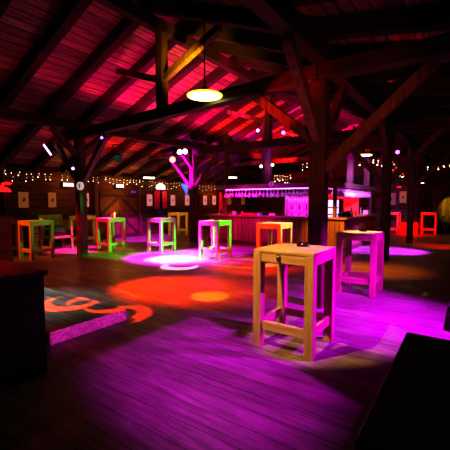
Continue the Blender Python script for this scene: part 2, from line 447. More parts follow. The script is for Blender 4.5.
MB().box(K(CX0+.6,CY0+.52,CZ0-.01),K(CX1-.1,CY0+.55,CZ0+.02)).build('added_side_glow', M['addedpurple'], can)['label'] = 'added purple glow strip lighting the glasses'
rk = MB()
for j in range(4): rk.bar(K(CX0+.1+j*.1,CY0+.1,CZ0-.015),K(CX0+.1+j*.1,CY1-.1,CZ0-.015),.012,.012)
for j in range(4): rk.bar(K(CX0+.1,CY0+.1+j*.1,CZ0-.015),K(CX1-.1,CY0+.1+j*.1,CZ0-.015),.012,.012)
rk.build('glass_rack', M['dark_metal'], can)
for (x, y) in ((11.35,3.6),(11.35,8.0),(16.3,3.6),(16.3,8.0)):
    MB().box(K(x-.05,y-.05,CH+.003 if x < 15 else 0),K(x+.05,y+.05,CZ1-.1)).build('canopy_support', M['timberZ'], can)
if True:
    rs = MB().cyl((0,0,0),(-.012,0,0),.105,n=24).build('round_sign', M['white'], can, loc=K(CX0-.002,5.7,CZ0+.16)); rs['label'] = 'round white sign with red rim and a dark mark'
    rr = MB()
    for q in range(20):
        a, c = 2*PI*q/20, 2*PI*(q+1)/20
        rr.bar((-.016,.095*math.cos(a),.095*math.sin(a)),(-.016,.095*math.cos(c),.095*math.sin(c)),.02,.02)
    rr.build('rim', M['redpaint'], rs)
    MB().box((-.018,-.02,-.055),(-.012,.02,.055)).build('mark', M['ink'], rs)
# tall posts standing up from the bar to the roof
for (x, y), zt, w, lab in (((11.25,5.97),5.4,.2,'square purple tinted post rising from the bar canopy to the roof peak'),
                    ((12.4,6.78),5.0,.16,'dim violet post behind the taller one above the bar canopy'),
                    ((11.5,8.0),4.3,.16,'purple post above the left end of the bar canopy'),
                    ((14.3,3.95),4.6,.22,'violet lit post above the right side of the bar canopy'),
                    ((16.2,3.75),3.9,.24,'violet lit post above the far right end of the bar canopy')):
    tag(MB().box((-w/2,-w/2,0),(w/2,w/2,zt-CZ1+.07),.01).build('canopy_post', M['brace'], loc=(x,y,CZ1-.069)), lab, 'post')
# hanging stem glasses
def make_glass(lab, grp):
    # hung by its foot, bowl down
    g = MB().lathe([(.040,0),(.040,-.005),(.008,-.012),(.007,-.09),(.026,-.11),(.047,-.145),(.049,-.19),(.041,-.25),(.038,-.25),(.045,-.19),(.043,-.148),(.004,-.118)], n=12).build('wine_glass', M['glass'], smooth=True)
    return tag(g, lab, 'glass', grp)
ga = make_glass('upside-down stem glass hanging from the long front rack of the bar canopy', 'stem glasses hanging along the front of the canopy')
gb = make_glass('upside-down stem glass hanging from the right-hand side rack of the bar canopy', 'stem glasses hanging along the right side of the canopy')
first = True
for r in range(3):
    for j in range(26):
        o = ga if first else ga.copy()
        if not first: col.objects.link(o)
        first = False
        o.location = (CX0+.15+r*.12, CY0+.62+j*.147+r*.07+random.uniform(-.03,.03), CZ0-.021+random.uniform(-.03,0))
first = True
for r in range(3):
    for j in range(29):
        o = gb if first else gb.copy()
        if not first: col.objects.link(o)
        first = False
        o.location = (CX0+.62+j*.158+r*.08+random.uniform(-.03,.03), CY0+.15+r*.12, CZ0-.021+random.uniform(-.03,0))
# glowing back-bar shelf unit
bs = thing('backlit_shelf', 'glowing pink backlit glass shelf unit behind the bar', 'shelf', (12.7,5.3,0))
MB().box((-.25,-.68,0),(.25,.62,.98)).build('base_cabinet', M['crate'], bs)
MB().box((.2,-.65,.98),(.24,.6,1.86)).build('back_panel', M['pinkpanel'], bs)['label'] = 'pink glowing back panel'
for y in (-.665, .585): MB().box((-.2,y,.98),(.2,y+.03,1.86)).build('side_panel', M['white'], bs)
for z in (1.30, 1.60, 1.86): MB().box((-.2,-.65,z),(.2,.6,z+.02)).build('shelf', M['white'], bs)
MB().box((-.21,-.66,1.84),(-.19,.6,1.87)).build('front_strip', glow('white_pink_strip', (1,.7,1), 1.2), bs)['label'] = 'bright white-pink edge strip'
# bottles and glasses on the shelf unit
def bottle(name, m, loc, lab, grp=None, s=1.0, proto=None):
    if proto is None:
        t = thing(name, lab, 'bottle', loc, 0, grp)
        MB().lathe([(0,0),(.036*s,0),(.038*s,.01),(.038*s,.17*s),(.03*s,.2*s),(.014*s,.225*s),(.013*s,.29*s),(0,.29*s)], n=12).build('glass_body', m, t, smooth=True)
        MB().cyl((0,0,.285*s),(0,0,.31*s),.015*s,n=10).build('cap', M['metal'], t)
        return t
    o = copy_tree(proto); o.location = loc; o['label'] = lab
    if grp: o['group'] = grp
    return o
pb = None
for z, lab in ((1.0,'bottom'),(1.325,'middle')):
    for j in range(8):
        pb = bottle('spirit_bottle', M['glass'] if j % 2 else M['brownglass'], (12.62,4.77+j*.15,z), 'bottle standing on the %s tier of the glowing pink shelf unit' % lab, 'bottles on the pink shelf, %s tier' % lab, .85)
tg = None
for j in range(11):
    if tg is None:
        tg = tag(MB().lathe([(0,0),(.03,0),(.036,.13),(.034,.13),(.028,.01),(0,.01)], n=10).build('tumbler', M['glass'], smooth=True), '', 'glass')
        o = tg
    else:
        o = tg.copy(); col.objects.link(o)
    o.location = (12.6,4.75+j*.11,1.6215)
    o['label'] = 'tumbler on the top tier of the glowing pink shelf unit'; o['group'] = 'tumblers on the pink shelf'
# fridge/blue-white column beside it, seen right of the big post
t = thing('display_fridge', 'tall narrow fridge with bluish white glow behind the bar, right of the post', 'fridge', (12.95,4.12,0))
MB().box((-.25,-.27,0),(.25,.27,1.75),.01).build('body', M['dark_metal'], t)
MB().box((-.27,-.23,.9),(-.25,.23,1.7)).build('glass_door', glow('fridge_glow', (.7,.4,1), .7, True), t)['label'] = 'glowing violet-white glass door'
for z in (1.15, 1.4): MB().box((-.285,-.22,z),(-.268,.22,z+.04)).build('shelf_edge', M['ink'], t)
# red lit inner partition
t = thing('red_lit_partition', 'red lit wooden partition at the back of the bar', 'partition', (15.3,5.0,0))
MB().box((-.05,-1.15,0),(.05,.35,1.95)).build('panel', plain('red_lit_panel', (.7,.10,.05), .6), t)  # red light put into the base colour of the wood
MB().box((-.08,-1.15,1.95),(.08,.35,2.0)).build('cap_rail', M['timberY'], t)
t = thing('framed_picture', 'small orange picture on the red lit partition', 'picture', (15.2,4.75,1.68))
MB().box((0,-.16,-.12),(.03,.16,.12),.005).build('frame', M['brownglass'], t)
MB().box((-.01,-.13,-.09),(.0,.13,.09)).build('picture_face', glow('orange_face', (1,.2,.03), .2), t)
# things on the counter
def tap(loc, lab):
    t = thing('beer_tap', lab, 'tap', loc)
    MB().lathe([(0,0),(.07,0),(.07,.015),(.03,.03),(.028,.27),(.04,.28),(.04,.3),(0,.3)], n=14).build('column', M['metal'], t, smooth=True)
    MB().cyl((-.02,0,.25),(-.11,0,.23),.014,n=8).cyl((-.105,0,.235),(-.11,0,.18),.012,n=8).build('spout', M['metal'], t)
    MB().cyl((-.05,0,.25),(-.07,0,.37),.012,.018,n=8).build('tap_handle', M['black'], t)
tap((12.75,3.45,CH+.001), 'chrome beer tap on the right side of the bar counter')
tap((14.05,3.45,CH+.001), 'farther chrome beer tap on the right side of the bar counter')
t = thing('cash_register', 'small dark till on the bar counter right of the thick post', 'till', (12.1,3.5,CH+.001), -.9)
MB().box((-.17,-.17,0),(.17,.17,.1),.008).build('drawer_box', M['black'], t)
MB().poly([(-.15,-.12,.1),(.15,-.12,.1),(.15,-.12,.2),(-.15,-.12,.13)], (0,.24,0)).build('keypad', M['dark_metal'], t)
t = thing('serving_tray', 'red serving tray on the left part of the bar counter', 'tray', (11.45,6.85,CH+.001))
MB().box((-.16,-.32,0),(.16,.32,.02),.004).build('tray_base', M['redpaint'], t)
tr = MB()
for s in (-1, 1): tr.box((s*.16-.01,-.32,.015),(s*.16+.01,.32,.06),.003).box((-.16,s*.32-.01,.015),(.16,s*.32+.01,.06),.003)
tr.build('tray_rim', M['redpaint'], t)
def boxy(name, lab, cat, loc, dx, dy, dz, m, lid=None, rz=0):
    t = thing(name, lab, cat, loc, rz)
    MB().box((-dx/2,-dy/2,0),(dx/2,dy/2,dz*.8),.006).build('box_body', m, t)
    MB().box((-dx/2-.006,-dy/2-.006,dz*.8+.0005),(dx/2+.006,dy/2+.006,dz),.004).build('lid', lid or m, t)
    return t
boxy('napkin_box', 'white napkin box on the bar counter left of the pink shelf', 'box', (11.42,5.9,CH+.001), .14, .22, .09, M['white'], None, .3)
boxy('tissue_box', 'pale teal box on the bar counter beside the red tray', 'box', (11.4,6.42,CH+.001), .12, .2, .08, plain('teal_card', (.3,.75,.72), .6))
boxy('straw_box', 'small white box at the left end of the bar counter', 'box', (11.4,7.55,CH+.001), .12, .13, .14, M['white'])
boxy('crate_box', 'pale pink box on the far right part of the bar counter', 'box', (14.9,3.45,CH+.001), .25, .18, .16, M['pinkpaper'])
for j, (x, y, mm, lab) in enumerate(((11.45,8.2,M['green'],'green bottle at the left end of the bar counter'),
        (11.5,7.8,M['brownglass'],'brown bottle beside the small white box on the bar counter'),
        (13.2,3.55,M['green'],'green bottle between the two beer taps'),
        (13.55,3.5,M['brownglass'],'brown bottle between the two beer taps'),
        (15.3,3.5,M['brownglass'],'brown bottle at the far right end of the bar counter'))):
    bottle('beer_bottle', mm, (x,y,CH+.001), lab, None, .85)
for j, (x, y) in enumerate(((11.42,5.35),(11.45,7.2))):
    o = tg.copy(); col.objects.link(o); o.location = (x,y,CH+.001); o['label'] = ('tumbler on the bar counter just left of the thick post','tumbler on the bar counter left of the red tray')[j]
    if 'group' in o: del o['group']

# ---------------------------------------------------------------- left foreground box, step
t = thing('serving_counter', 'large dark wooden counter box in the left foreground with a reddish top', 'counter', (1.75,3.3,0))
MB().box((-1.6,0.03,0),(-.03,2.2,.95)).build('cabinet', M['crate'], t)
MB().box((-1.65,0,.95),(0,2.25,1.0),.006).build('worktop', wood('worktop_stained', (.10,.05,.03), (.24,.12,.07), grain=1, board=0, width=.28, rough=.5, coord='World'), t)
t = thing('stage_step', 'low grey plank platform with a pale front edge on the left', 'platform', (2.05,3.88,0))
MB().box((0,.03,.105),(1.1,4.4,.15),.004).build('deck', M['step'], t)
MB().box((0,0,0),(1.1,.03,.15),.004).build('front_board', M['stepside'], t)
MB().box((1.06,.03,0),(1.09,4.39,.104)).build('side_board', M['stepside'], t)
# dark foreground boxes at right
def flight_case(lab, a, b2):
    cx, cy = (a[0]+b2[0])/2, (a[1]+b2[1])/2
    dx, dy, h = b2[0]-a[0], b2[1]-a[1], b2[2]
    t = thing('equipment_case', lab, 'case', (cx,cy,0))
    MB().box((-dx/2,-dy/2,0),(dx/2,dy/2,h*.7),.01).build('case_body', M['black'], t)
    MB().box((-dx/2,-dy/2,h*.7+.004),(dx/2,dy/2,h),.01).build('lid', M['black'], t)
    MB().box((-.12,dy/2,h*.3),(.12,dy/2+.02,h*.38)).build('handle', M['dark_metal'], t)
flight_case('black equipment case in the right foreground corner', (1.7,-1.2,0), (3.42,.42,.5))
flight_case('black equipment case farther back at the right edge', (5.2,-1.2,0), (6.2,.18,.34))
# pale cable across the floor
cp = [(4.75,7.7,.005),(4.55,7.2,.005),(4.25,5.9,.005),(4.03,4.85,.005),(3.97,4.55,.005)]
tag(MB().tube(cp, .005).build('floor_cable', M['white']), 'thin pale cable lying across the floorboards beside the grey platform', 'cable')

# ---------------------------------------------------------------- left side furniture by the wall
t = thing('plank_booth', 'brown plank booth with pitched top at the left edge', 'booth', (3.3,8.75,0))
bo = MB()
for j in range(3): bo.box((-.9,-.05,.1+j*.4),(.5,.05,.1+j*.4+.385),.004)
bo.build('plank_front', wood('booth_planks', (.10,.045,.015), (.26,.12,.05), grain=0, rough=.6, coord='World'), t)
MB().bar((-.95,0,1.52),(.6,0,1.27),.12,.05).build('sloping_top', M['brace'], t)
MB().box((-.9,.06,0),(.5,.6,1.2)).build('booth_body', M['crate'], t)
t = thing('wooden_armchair', 'olive lit high wooden armchair between the leftmost table and the left post', 'armchair', (6.55,11.75,0))
MB().box((-.38,-.36,.38),(.42,.36,.46),.01).build('seat', M['olive'], t)
bk = MB()
for j in range(4): bk.box((-.40+j*.21,.34,.46),(-.40+j*.21+.19,.40,1.12+.05*math.sin(j*1.0)),.006)
bk.box((-.42,.33,1.05),(.44,.41,1.18),.01); bk.build('backrest', M['olive'], t)
for s in (-1, 1):
    MB().box((s*.38-.04,-.36,.68),(s*.38+.04,.34,.75),.006).build('armrest', M['olive'], t)
    for y in (-.32, .32): MB().box((s*.38-.04,y-.04,0),(s*.38+.04,y+.04,.68 if y < 0 else 1.05),.004).build('leg', M['olive'], t)
boxy('cushion_chest', 'dark square chest on the olive lit armchair', 'chest', (6.57,11.78,.461), .5, .4, .35, M['black'])
t = thing('barrel', 'brown wooden barrel beside the olive lit armchair', 'barrel', (5.75,11.9,0))
MB().lathe([(0,0),(.24,0),(.30,.25),(.32,.45),(.30,.65),(.24,.9),(0,.9)], n=20).build('staves', wood('barrel_staves', (.12,.06,.02), (.28,.15,.07), grain=2, rough=.6), t, smooth=True)
for z, r in ((.12,.275),(.3,.312),(.6,.312),(.78,.275)):
    MB().lathe([(r,z-.02),(r+.006,z-.02),(r+.006,z+.02),(r,z+.02)], n=20).build('hoop', M['dark_metal'], t)

# back wall bench between the red tables
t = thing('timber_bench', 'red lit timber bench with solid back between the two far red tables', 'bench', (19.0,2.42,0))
MB().box((-.03,-.40,.0),(.03,.40,.62),.006).build('back_panel', plain('bench_red_lit', (.55,.12,.07), .5), t)  # red light falling on the bench is put into this colour
MB().box((.03,-.40,.4),(.45,.40,.46),.006).build('seat', M['redpaint'], t)  # seat colour carries the same red light
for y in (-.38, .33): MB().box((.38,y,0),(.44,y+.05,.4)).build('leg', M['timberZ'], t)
t = thing('cushion', 'dark cushion lying on the red lit timber bench', 'cushion', (19.27,2.5,.461))
MB().box((-.15,-.25,0),(.15,.25,.14),.05).build('cover', M['black'], t); MB().box((-.156,-.24,.062),(.156,.24,.078),.005).build('piping', M['ink'], t)
# low counters by the back wall
for y0, y1, lab in ((2.3,3.6,'yellow lit sideboard against the far wall behind the red tables'),(1.6,2.25,'small yellow lit cabinet against the far wall left of the thin Y-shaped post')):
    t = thing('sideboard', lab, 'cabinet', (21.5,y0,0))
    MB().box((-.2,0,0),(.3,y1-y0,1.15),.008).build('carcass', M['crate'], t)
    MB().box((-.25,-.02,1.15),(.32,y1-y0+.02,1.2),.006).build('worktop', M['olive'], t)
    n = 2 if y1-y0 > 1 else 1
    for j in range(n):
        w = (y1-y0)/n
        d_ = MB().box((-.22,j*w+.03,.1),(-.2,j*w+w-.03,1.1),.003).build('door', M['crate'], t)
        MB().ball((-.235,j*w+.1,.7),.018,1).build('knob', M['metal'], d_)

# ---------------------------------------------------------------- wall panels, signs
def banner(x, lab, m, wall='L', z0=1.42, z1=1.98, w=.30):
    rz = 0 if wall == 'L' else -PI/2
    loc = (x,V1-.125,z0) if wall == 'L' else (U1-.125,x,z0)
    t = thing('wall_panel', lab, 'wall panel', loc, rz)
    h = z1-z0
    MB().box((-w/2,0,0),(w/2,.03,h),.003).build('panel', m, t)
    b_ = MB()
    b_.box((-w/2-.015,.004,-.015),(w/2+.015,.034,0)); b_.box((-w/2-.015,.004,h),(w/2+.015,.034,h+.015))
    b_.build('frame', M['ink'], t)
    e = MB()
    e.cyl((.02,-.004,h*.55),(.02,0.0,h*.55),.035,n=12).box((-.035,-.004,h*.40),(.035,0,h*.52)).bar((-.03,-.002,h*.36),(.02,-.002,h*.44),.03,.003)
    e.build('emblem', M['ink'], t)
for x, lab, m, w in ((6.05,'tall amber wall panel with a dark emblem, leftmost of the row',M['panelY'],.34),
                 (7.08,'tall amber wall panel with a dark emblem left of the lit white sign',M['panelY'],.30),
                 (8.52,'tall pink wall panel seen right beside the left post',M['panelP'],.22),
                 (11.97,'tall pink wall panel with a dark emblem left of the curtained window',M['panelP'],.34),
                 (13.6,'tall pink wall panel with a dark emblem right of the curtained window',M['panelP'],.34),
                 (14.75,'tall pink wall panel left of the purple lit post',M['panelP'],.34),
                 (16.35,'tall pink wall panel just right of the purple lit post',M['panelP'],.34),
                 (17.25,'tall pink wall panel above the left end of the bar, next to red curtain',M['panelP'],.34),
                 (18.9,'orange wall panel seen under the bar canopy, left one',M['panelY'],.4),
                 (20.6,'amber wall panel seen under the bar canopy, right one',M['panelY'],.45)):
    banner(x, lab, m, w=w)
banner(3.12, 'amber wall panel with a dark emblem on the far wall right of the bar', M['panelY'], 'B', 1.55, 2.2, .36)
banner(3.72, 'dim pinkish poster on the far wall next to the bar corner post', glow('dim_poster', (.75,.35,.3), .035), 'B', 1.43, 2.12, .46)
# red-white drapes hung near the bar end
t = thing('red_curtain', 'pair of red and white drapes hanging behind the left end of the bar', 'curtain', (17.9,12.7,0))
for j in range(6):
    MB().cyl((-.35+j*.14,0,.9),(-.27+j*.11,0,2.2),.075,.05,n=10).build('drape_fold', M['whitecloth'] if j in (2,4) else M['redcloth'], t)
MB().cyl((-.5,0,2.22),(.5,0,2.22),.02,n=8).build('rod', M['dark_metal'], t)
# blue cloth under window 1, blue triangular pennant by post
t = thing('blue_jacket', 'dark blue jacket hanging below the curtained window', 'jacket', (12.71,12.91,.82))
MB().box((-.14,-.05,0),(.14,.05,.45),.03).build('jacket_body', M['bluecloth'], t)
for s in (-1, 1): MB().bar((s*.15,0,.42),(s*.2,0,.02),.08,.08,.02).build('sleeve', M['bluecloth'], t)
t = thing('pennant', 'bright blue triangular pennant hanging beside the purple lit post', 'flag', (10.7,9.3,1.85))
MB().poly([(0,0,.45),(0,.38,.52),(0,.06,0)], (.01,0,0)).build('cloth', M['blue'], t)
MB().cyl((.005,-.03,.46),(.005,.4,.53),.008,n=6).build('hem_stick', M['dark_metal'], t)
# lit signs
def lit_sign(loc, w, h, lab, roofed=False, rz=0):
    t = thing('lit_sign', lab, 'sign', loc, rz)
    MB().box((-w/2-.02,0,-h/2-.02),(w/2+.02,.08,h/2+.02),.004).build('housing', M['ink'], t)
    MB().box((-w/2,-.012,-h/2),(w/2,-.001,h/2)).build('lit_face', M['exit'], t)
    if roofed:
        MB().poly([(-w/2-.04,-.012,h/2),(w/2+.04,-.012,h/2),(w*.12,-.012,h/2+.14),(-w*.12,-.012,h/2+.14)], (0,.03,0)).build('peaked_top', M['exit'], t)
        l = MB()
        for j in range(7): l.box((-w*.4+j*w*.12,-.018,-h*.28),(-w*.4+j*w*.12+w*.07,-.012,h*(.08+.2*((j*7)%3)/2)))
        l.build('dark_lettering', M['ink'], t)
    else:
        MB().box((-w*.42,-.018,-h*.46),(w*.42,-.012,-h*.38)).build('dark_line', M['ink'], t)
lit_sign((7.74,V1-.12,2.29), .42, .14, 'glowing white rectangular sign on the wall left of the left post')
lit_sign((10.2,V1-.12,2.33), .40, .14, 'glowing white sign above the barn door')
tag_ = lit_sign((12.72,V1-.12,2.33), .62, .17, 'white sign with a peaked top and dark lettering above the curtained window', True)
t = thing('small_violet_sign', 'tiny violet sign on the barn door frame', 'sign', (10.95,V1-.125,2.08))
MB().box((-.14,-.01,-.05),(.14,.02,.05)).build('face', glow('violet_face', (.5,.05,.8), .12), t); MB().box((-.15,.0,-.06),(.15,.024,.06)).build('back', M['ink'], t)
# round sign on left post
t = thing('round_sign', 'round white sign with a dark mark on the left post', 'sign', (5.97,9.36,2.1))
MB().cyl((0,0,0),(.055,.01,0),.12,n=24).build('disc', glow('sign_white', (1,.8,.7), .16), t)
MB().box((-.006,-.02,-.06),(.0,.025,.06)).bar((-.003,-.03,.03),(-.003,.04,.05),.03,.006).build('mark', M['ink'], t)
# red neon script at the left edge
t = thing('neon_sign', 'red neon script sign glowing at the left edge', 'neon sign', (5.35,12.84,2.16))
def loop(cx, cz, rx, rz_, n=14, a0=0, a1=2*PI): return [(cx+rx*math.cos(a0+(a1-a0)*q/n), 0, cz+rz_*math.sin(a0+(a1-a0)*q/n)) for q in range(n+1)]
ne = MB().tube(loop(-.22,0,.12,.11),.022).tube([(-.1,0,.05),(-.02,0,-.08),(.03,0,.10)],.022).tube(loop(.14,.02,.1,.1,12,.3,5.2),.022).tube([(.0,0,.08),(.32,0,.1)],.02)
ne.tube([(-.4,0,-.16),(.28,0,-.17)],.022).tube([(-.3,0,-.1),(.26,0,-.11)],.016)
ne.build('neon_tube', M['neon'], t)
MB().box((-.45,.04,-.2),(.36,.07,.15)).build('backing_board', M['black'], t)

# ---------------------------------------------------------------- lamps
def pendant(loc, r, lab, m, ztop, group=None):
    t = thing('pendant_lamp', lab, 'lamp', loc, 0, group)
    MB().lathe([(0,.16),(.05,.16),(.07,.10),(r*.75,.06),(r*1.04,.0),(r*1.0,.0),(r*.7,.045),(0,.08)], n=28).build('lamp_shade', M['dark_metal'], t, smooth=True)
    MB().lathe([(0,-.012),(r*.8,-.01),(r*.97,.0),(r*.97,.008),(0,.012)], n=28).build('diffuser', m, t, smooth=True)
    if r > .25:
        MB().lathe([(r*.97,.012),(r*1.0,-.004),(r*1.07,-.002),(r*1.09,.018),(r*1.05,.03)], n=28).build('halo_ring', M['rim'], t, smooth=True)  # added emissive ring imitating the lamp's glow halo
    MB().cyl((0,0,.15),(0,0,ztop-loc[2]),.012,n=6).build('cord', M['black'], t)
pendant((5.10,4.02,3.55), .30, 'large round pendant lamp glowing bright yellow above the dance floor', M['lamp'], 4.98)
pendant((13.6,3.3,3.33), .29, 'round yellow-white pendant lamp hanging right of the bar canopy', M['lampfar'], roof_z(3.3)-.04)
pendant((17.76,2.73,2.75), .20, 'small white pendant lamp beyond the post at the bar corner', M['lampfar'], roof_z(2.73)-.04)
pendant((18.8,2.0,2.5), .19, 'small farthest white pendant lamp toward the right', M['lampfar'], 3.73)
def tubelamp(loc, lab, l=.45):
    t = thing('strip_lamp', lab, 'lamp', loc, -.6)
    MB().box((-l/2,-.05,.03),(l/2,.05,.09),.006).build('housing', M['dark_metal'], t)
    MB().cyl((-l/2,0,0),(l/2,0,0),.032,n=10).build('tube', M['tubew'], t)
    MB().cyl((0,0,.09),(0,0,roof_z(loc[1])-loc[2]-.02),.006,n=6).build('cord', M['black'], t)
tubelamp((10.2,11.0,2.62), 'pale strip lamp hanging in front of the peaked sign on the wall')
tubelamp((15.05,10.1,2.86), 'pale strip lamp hanging beyond the purple lit post', .5)
# stage spotlights
def stage_spot(loc, target, lab, lens, r=.07, drop=.2, hang='up'):
    t = thing('stage_light', lab, 'stage light', loc)
    d_ = (Vector(target)-Vector(loc)).normalized()
    MB().cyl(-d_*.12, d_*.10, r*.85, r, n=14).build('housing', M['black'], t)
    MB().cyl(d_*.095, d_*.108, r*.9, n=14).build('lens', lens, t)
    side = d_.cross(Vector((0,0,1))).normalized()
    y = MB()
    for s in (-1, 1): y.bar(side*s*(r+.012), side*s*(r+.012)+Vector((0,0,drop)), .012, .03)
    y.bar(side*-(r+.018)+Vector((0,0,drop)), side*(r+.018)+Vector((0,0,drop)), .012, .03)
    y.build('yoke', M['dark_metal'], t)
    return t
CAMP = (0,0,1.66)
stage_spot((9.95,8.79,3.50), CAMP, 'right one of two bright white-violet stage lights on top of the purple lit post', M['whiteviolet'], .10)
stage_spot((9.95,9.06,3.50), CAMP, 'left one of two bright white-violet stage lights on top of the purple lit post', M['whiteviolet'], .10)
stage_spot((10.3,9.75,3.3), CAMP, 'round orange-red glowing stage light left of the purple lit post', M['orangelens'], .13)
stage_spot((5.8,9.42,2.62), (4,5,1), 'stage light with a pinkish white lens on the left post', M['pinkglow'], .045)
stage_spot((7.5,9.55,3.1), (3,4,0), 'stage light with a teal filter hanging right of the left post', M['teal'], .13, .4)
stage_spot((10.5,6.0,4.05), (4,2,2), 'small white-violet stage light near the roof left of the red brace', M['whiteviolet'], .05)
stage_spot((10.4,5.0,3.85), (4,2,2), 'small violet stage light near the roof beside the red brace', M['violet'], .07)
stage_spot((15.4,2.45,3.6), (4,0,1), 'violet stage light high up beyond the post at the bar corner', M['violet'], .085)
stage_spot((10.55,2.75,3.35), (3,1,1.5), 'small orange glowing stage light on the tie beam right of the thick post', M['orangelens'], .055)
stage_spot((5.75,7.95,3.32), (2,3,1.5), 'small violet stage light under the long tie beam', M['violet'], .04)
# glowing bar standing in for the purple-lit upper end of a brace
tag(MB().cyl((5.84,10.62,3.08),(5.86,11.05,3.42),.028,n=10).build('lit_brace_end', M['pinkglow']), 'pinkish white glow imitating the lit end of a brace, high beside the left post', 'lit brace end')

# ---------------------------------------------------------------- fairy lights
def fairy(lab, p, q, drops, dmax, n, mats, sag=.06, r=.013):
    t = thing('fairy_lights', lab, 'string lights', p)
    p, q = Vector(p), Vector(q); L_ = q-p
    cord = MB(); prev = Vector((0,0,0)); bulbs = []
    for i in range(drops+1):
        f_ = i/drops
        pt = L_*f_ - Vector((0,0,sag*4*f_*(1-f_)))
        if i: cord.cyl(prev, pt, .004, n=4)
        if 0 < i < drops or drops < 3:
            d_ = random.uniform(.35,1)*dmax
            cord.cyl(pt, pt-Vector((0,0,d_)), .003, n=4)
            for b_ in range(n):
                bulbs.append(pt-Vector((random.uniform(-.03,.03),random.uniform(-.02,.02),d_*(b_+.7)/n)))
        prev = pt
    cord.build('cord', M['black'], t)
    proto_ = None
    for j, c in enumerate(bulbs):
        if j < len(mats):
            o = MB().ball((0,0,0), r*random.uniform(.8,1.25), 1).build('bulb', mats[j], t); pr = o
            lib = lib + [o] if j else [o]
        else:
            o = lib[j % len(lib)].copy(); col.objects.link(o)
        o.location = c
    return t
W1 = [M['bulb'], M['bulb2'], M['bulb3']]
yy = V1-.25
fairy('icicle fairy lights along the eave at the left edge above the neon sign', (5.2,yy,2.74), (7.2,yy,2.74), 9, .42, 3, W1)
fairy('icicle fairy lights along the eave above the glowing white sign', (7.2,yy,2.70), (9.2,yy,2.72), 9, .36, 3, W1)
fairy('icicle fairy lights along the eave above the barn door', (9.2,yy,2.72), (11.6,yy,2.70), 13, .38, 3, W1)
fairy('icicle fairy lights along the eave above the peaked sign', (11.6,yy,2.70), (14.2,yy,2.70), 12, .45, 3, W1)
fairy('icicle fairy lights along the eave behind the purple lit post', (14.2,yy,2.66), (17.4,yy,2.66), 11, .4, 3, W1)
fairy('icicle fairy lights behind the bar canopy, right of its tallest post', (17.0,9.2,3.2), (20.5,9.2,3.35), 10, .6, 3, W1, .06, .026)
fairy('icicle fairy lights high behind the bar, right of the thick post', (19.5,6.2,4.1), (19.5,8.4,3.9), 8, .5, 3, W1, .06, .026)
fairy('icicle fairy lights above the round yellow-white lamp right of the bar', (17.5,3.2,3.6), (17.5,4.6,3.75), 7, .4, 3, W1, .06, .026)
fairy('short fairy lights hanging in the dark at the far right', (20.8,.7,3.5), (20.8,2.1,3.5), 6, .3, 2, W1, .06, .026)
fairy('coloured red and green party bulbs near the post at the bar corner', (11.8,2.2,3.3), (17.0,2.35,2.9), 9, .95, 2, [M['redbulb'],M['greenbulb'],M['redbulb']], .1, .03)
for (x, y, z, lab) in ((11.3,5.72,2.92,'right one of two yellow bulbs on the tall canopy post'),(11.35,6.2,2.9,'left one of two yellow bulbs by the tall canopy post')):
    t = thing('globe_bulb', lab, 'bulb', (x-.24,y,z))
    MB().ball((0,0,0),.05,2).build('bulb_glass', M['lampfar'], t); MB().cyl((.03,0,.0),(.1,0,.0),.022,n=8).build('socket', M['black'], t)

# ---------------------------------------------------------------- lights
def light_at(kind, name, loc, color, power, target=None, angle=60, blend=.4, radius=.05):
    l = bpy.data.lights.new(name, kind); l.color = color; l.energy = power
    o = bpy.data.objects.new(name, l); col.objects.link(o); o.location = loc
    l.shadow_soft_size = radius
    if kind == 'SPOT':
        l.spot_size = math.radians(angle); l.spot_blend = blend
        o.rotation_euler = (Vector(target)-Vector(loc)).to_track_quat('-Z','Y').to_euler()
    return o
def spot(name, loc, target, color, power, angle, blend=.4, radius=.03): return light_at('SPOT', name, loc, color, power, target, angle, blend, radius)
def point(name, loc, color, power, radius=.05): return light_at('POINT', name, loc, color, power, radius=radius)
def gobo(o, build, z0=0.0):
    """pattern wheel of a projector: build(nt, fx, fy) gives a mask from where each ray meets the floor"""
    l = o.data; l.use_nodes = True; nt = l.node_tree
    em = [n for n in nt.nodes if n.type == 'EMISSION'][0]
    g = nt.nodes.new('ShaderNodeNewGeometry'); s = nt.nodes.new('ShaderNodeSeparateXYZ'); nt.links.new(g.outputs['Normal'], s.inputs[0])
    k_ = math_(nt, 'DIVIDE', z0-o.location.z, s.outputs[2])
    fx = math_(nt, 'MULTIPLY_ADD', s.outputs[0], k_, o.location.x)
    fy = math_(nt, 'MULTIPLY_ADD', s.outputs[1], k_, o.location.y)
    nt.links.new(build(nt, fx, fy), em.inputs['Strength'])
    return o
def soft(nt, x, a, b2):
    n = nt.nodes.new('ShaderNodeMapRange'); n.interpolation_type = 'SMOOTHSTEP'
    n.inputs['From Min'].default_value = a; n.inputs['From Max'].default_value = b2
    nt.links.new(x, n.inputs['Value']); return n.outputs[0]
def disc(nt, fx, fy, cx, cy, r, rx=1, ry=1, e=.03):
    dx = math_(nt, 'DIVIDE', math_(nt, 'SUBTRACT', fx, cx), rx); dy = math_(nt, 'DIVIDE', math_(nt, 'SUBTRACT', fy, cy), ry)
    d_ = math_(nt, 'SQRT', math_(nt, 'ADD', math_(nt, 'MULTIPLY', dx, dx), math_(nt, 'MULTIPLY', dy, dy)))
    return soft(nt, d_, r+e, r-e)
def crescent(nt, fx, fy, c1, r1, c2, r2):
    a = disc(nt, fx, fy, *c1, r1); b_ = disc(nt, fx, fy, *c2, r2)
    return math_(nt, 'MULTIPLY', a, math_(nt, 'SUBTRACT', 1.0, b_))

RED, GRN, YEL = (1,.06,.0), (.03,1,.02), (1,.62,.10)
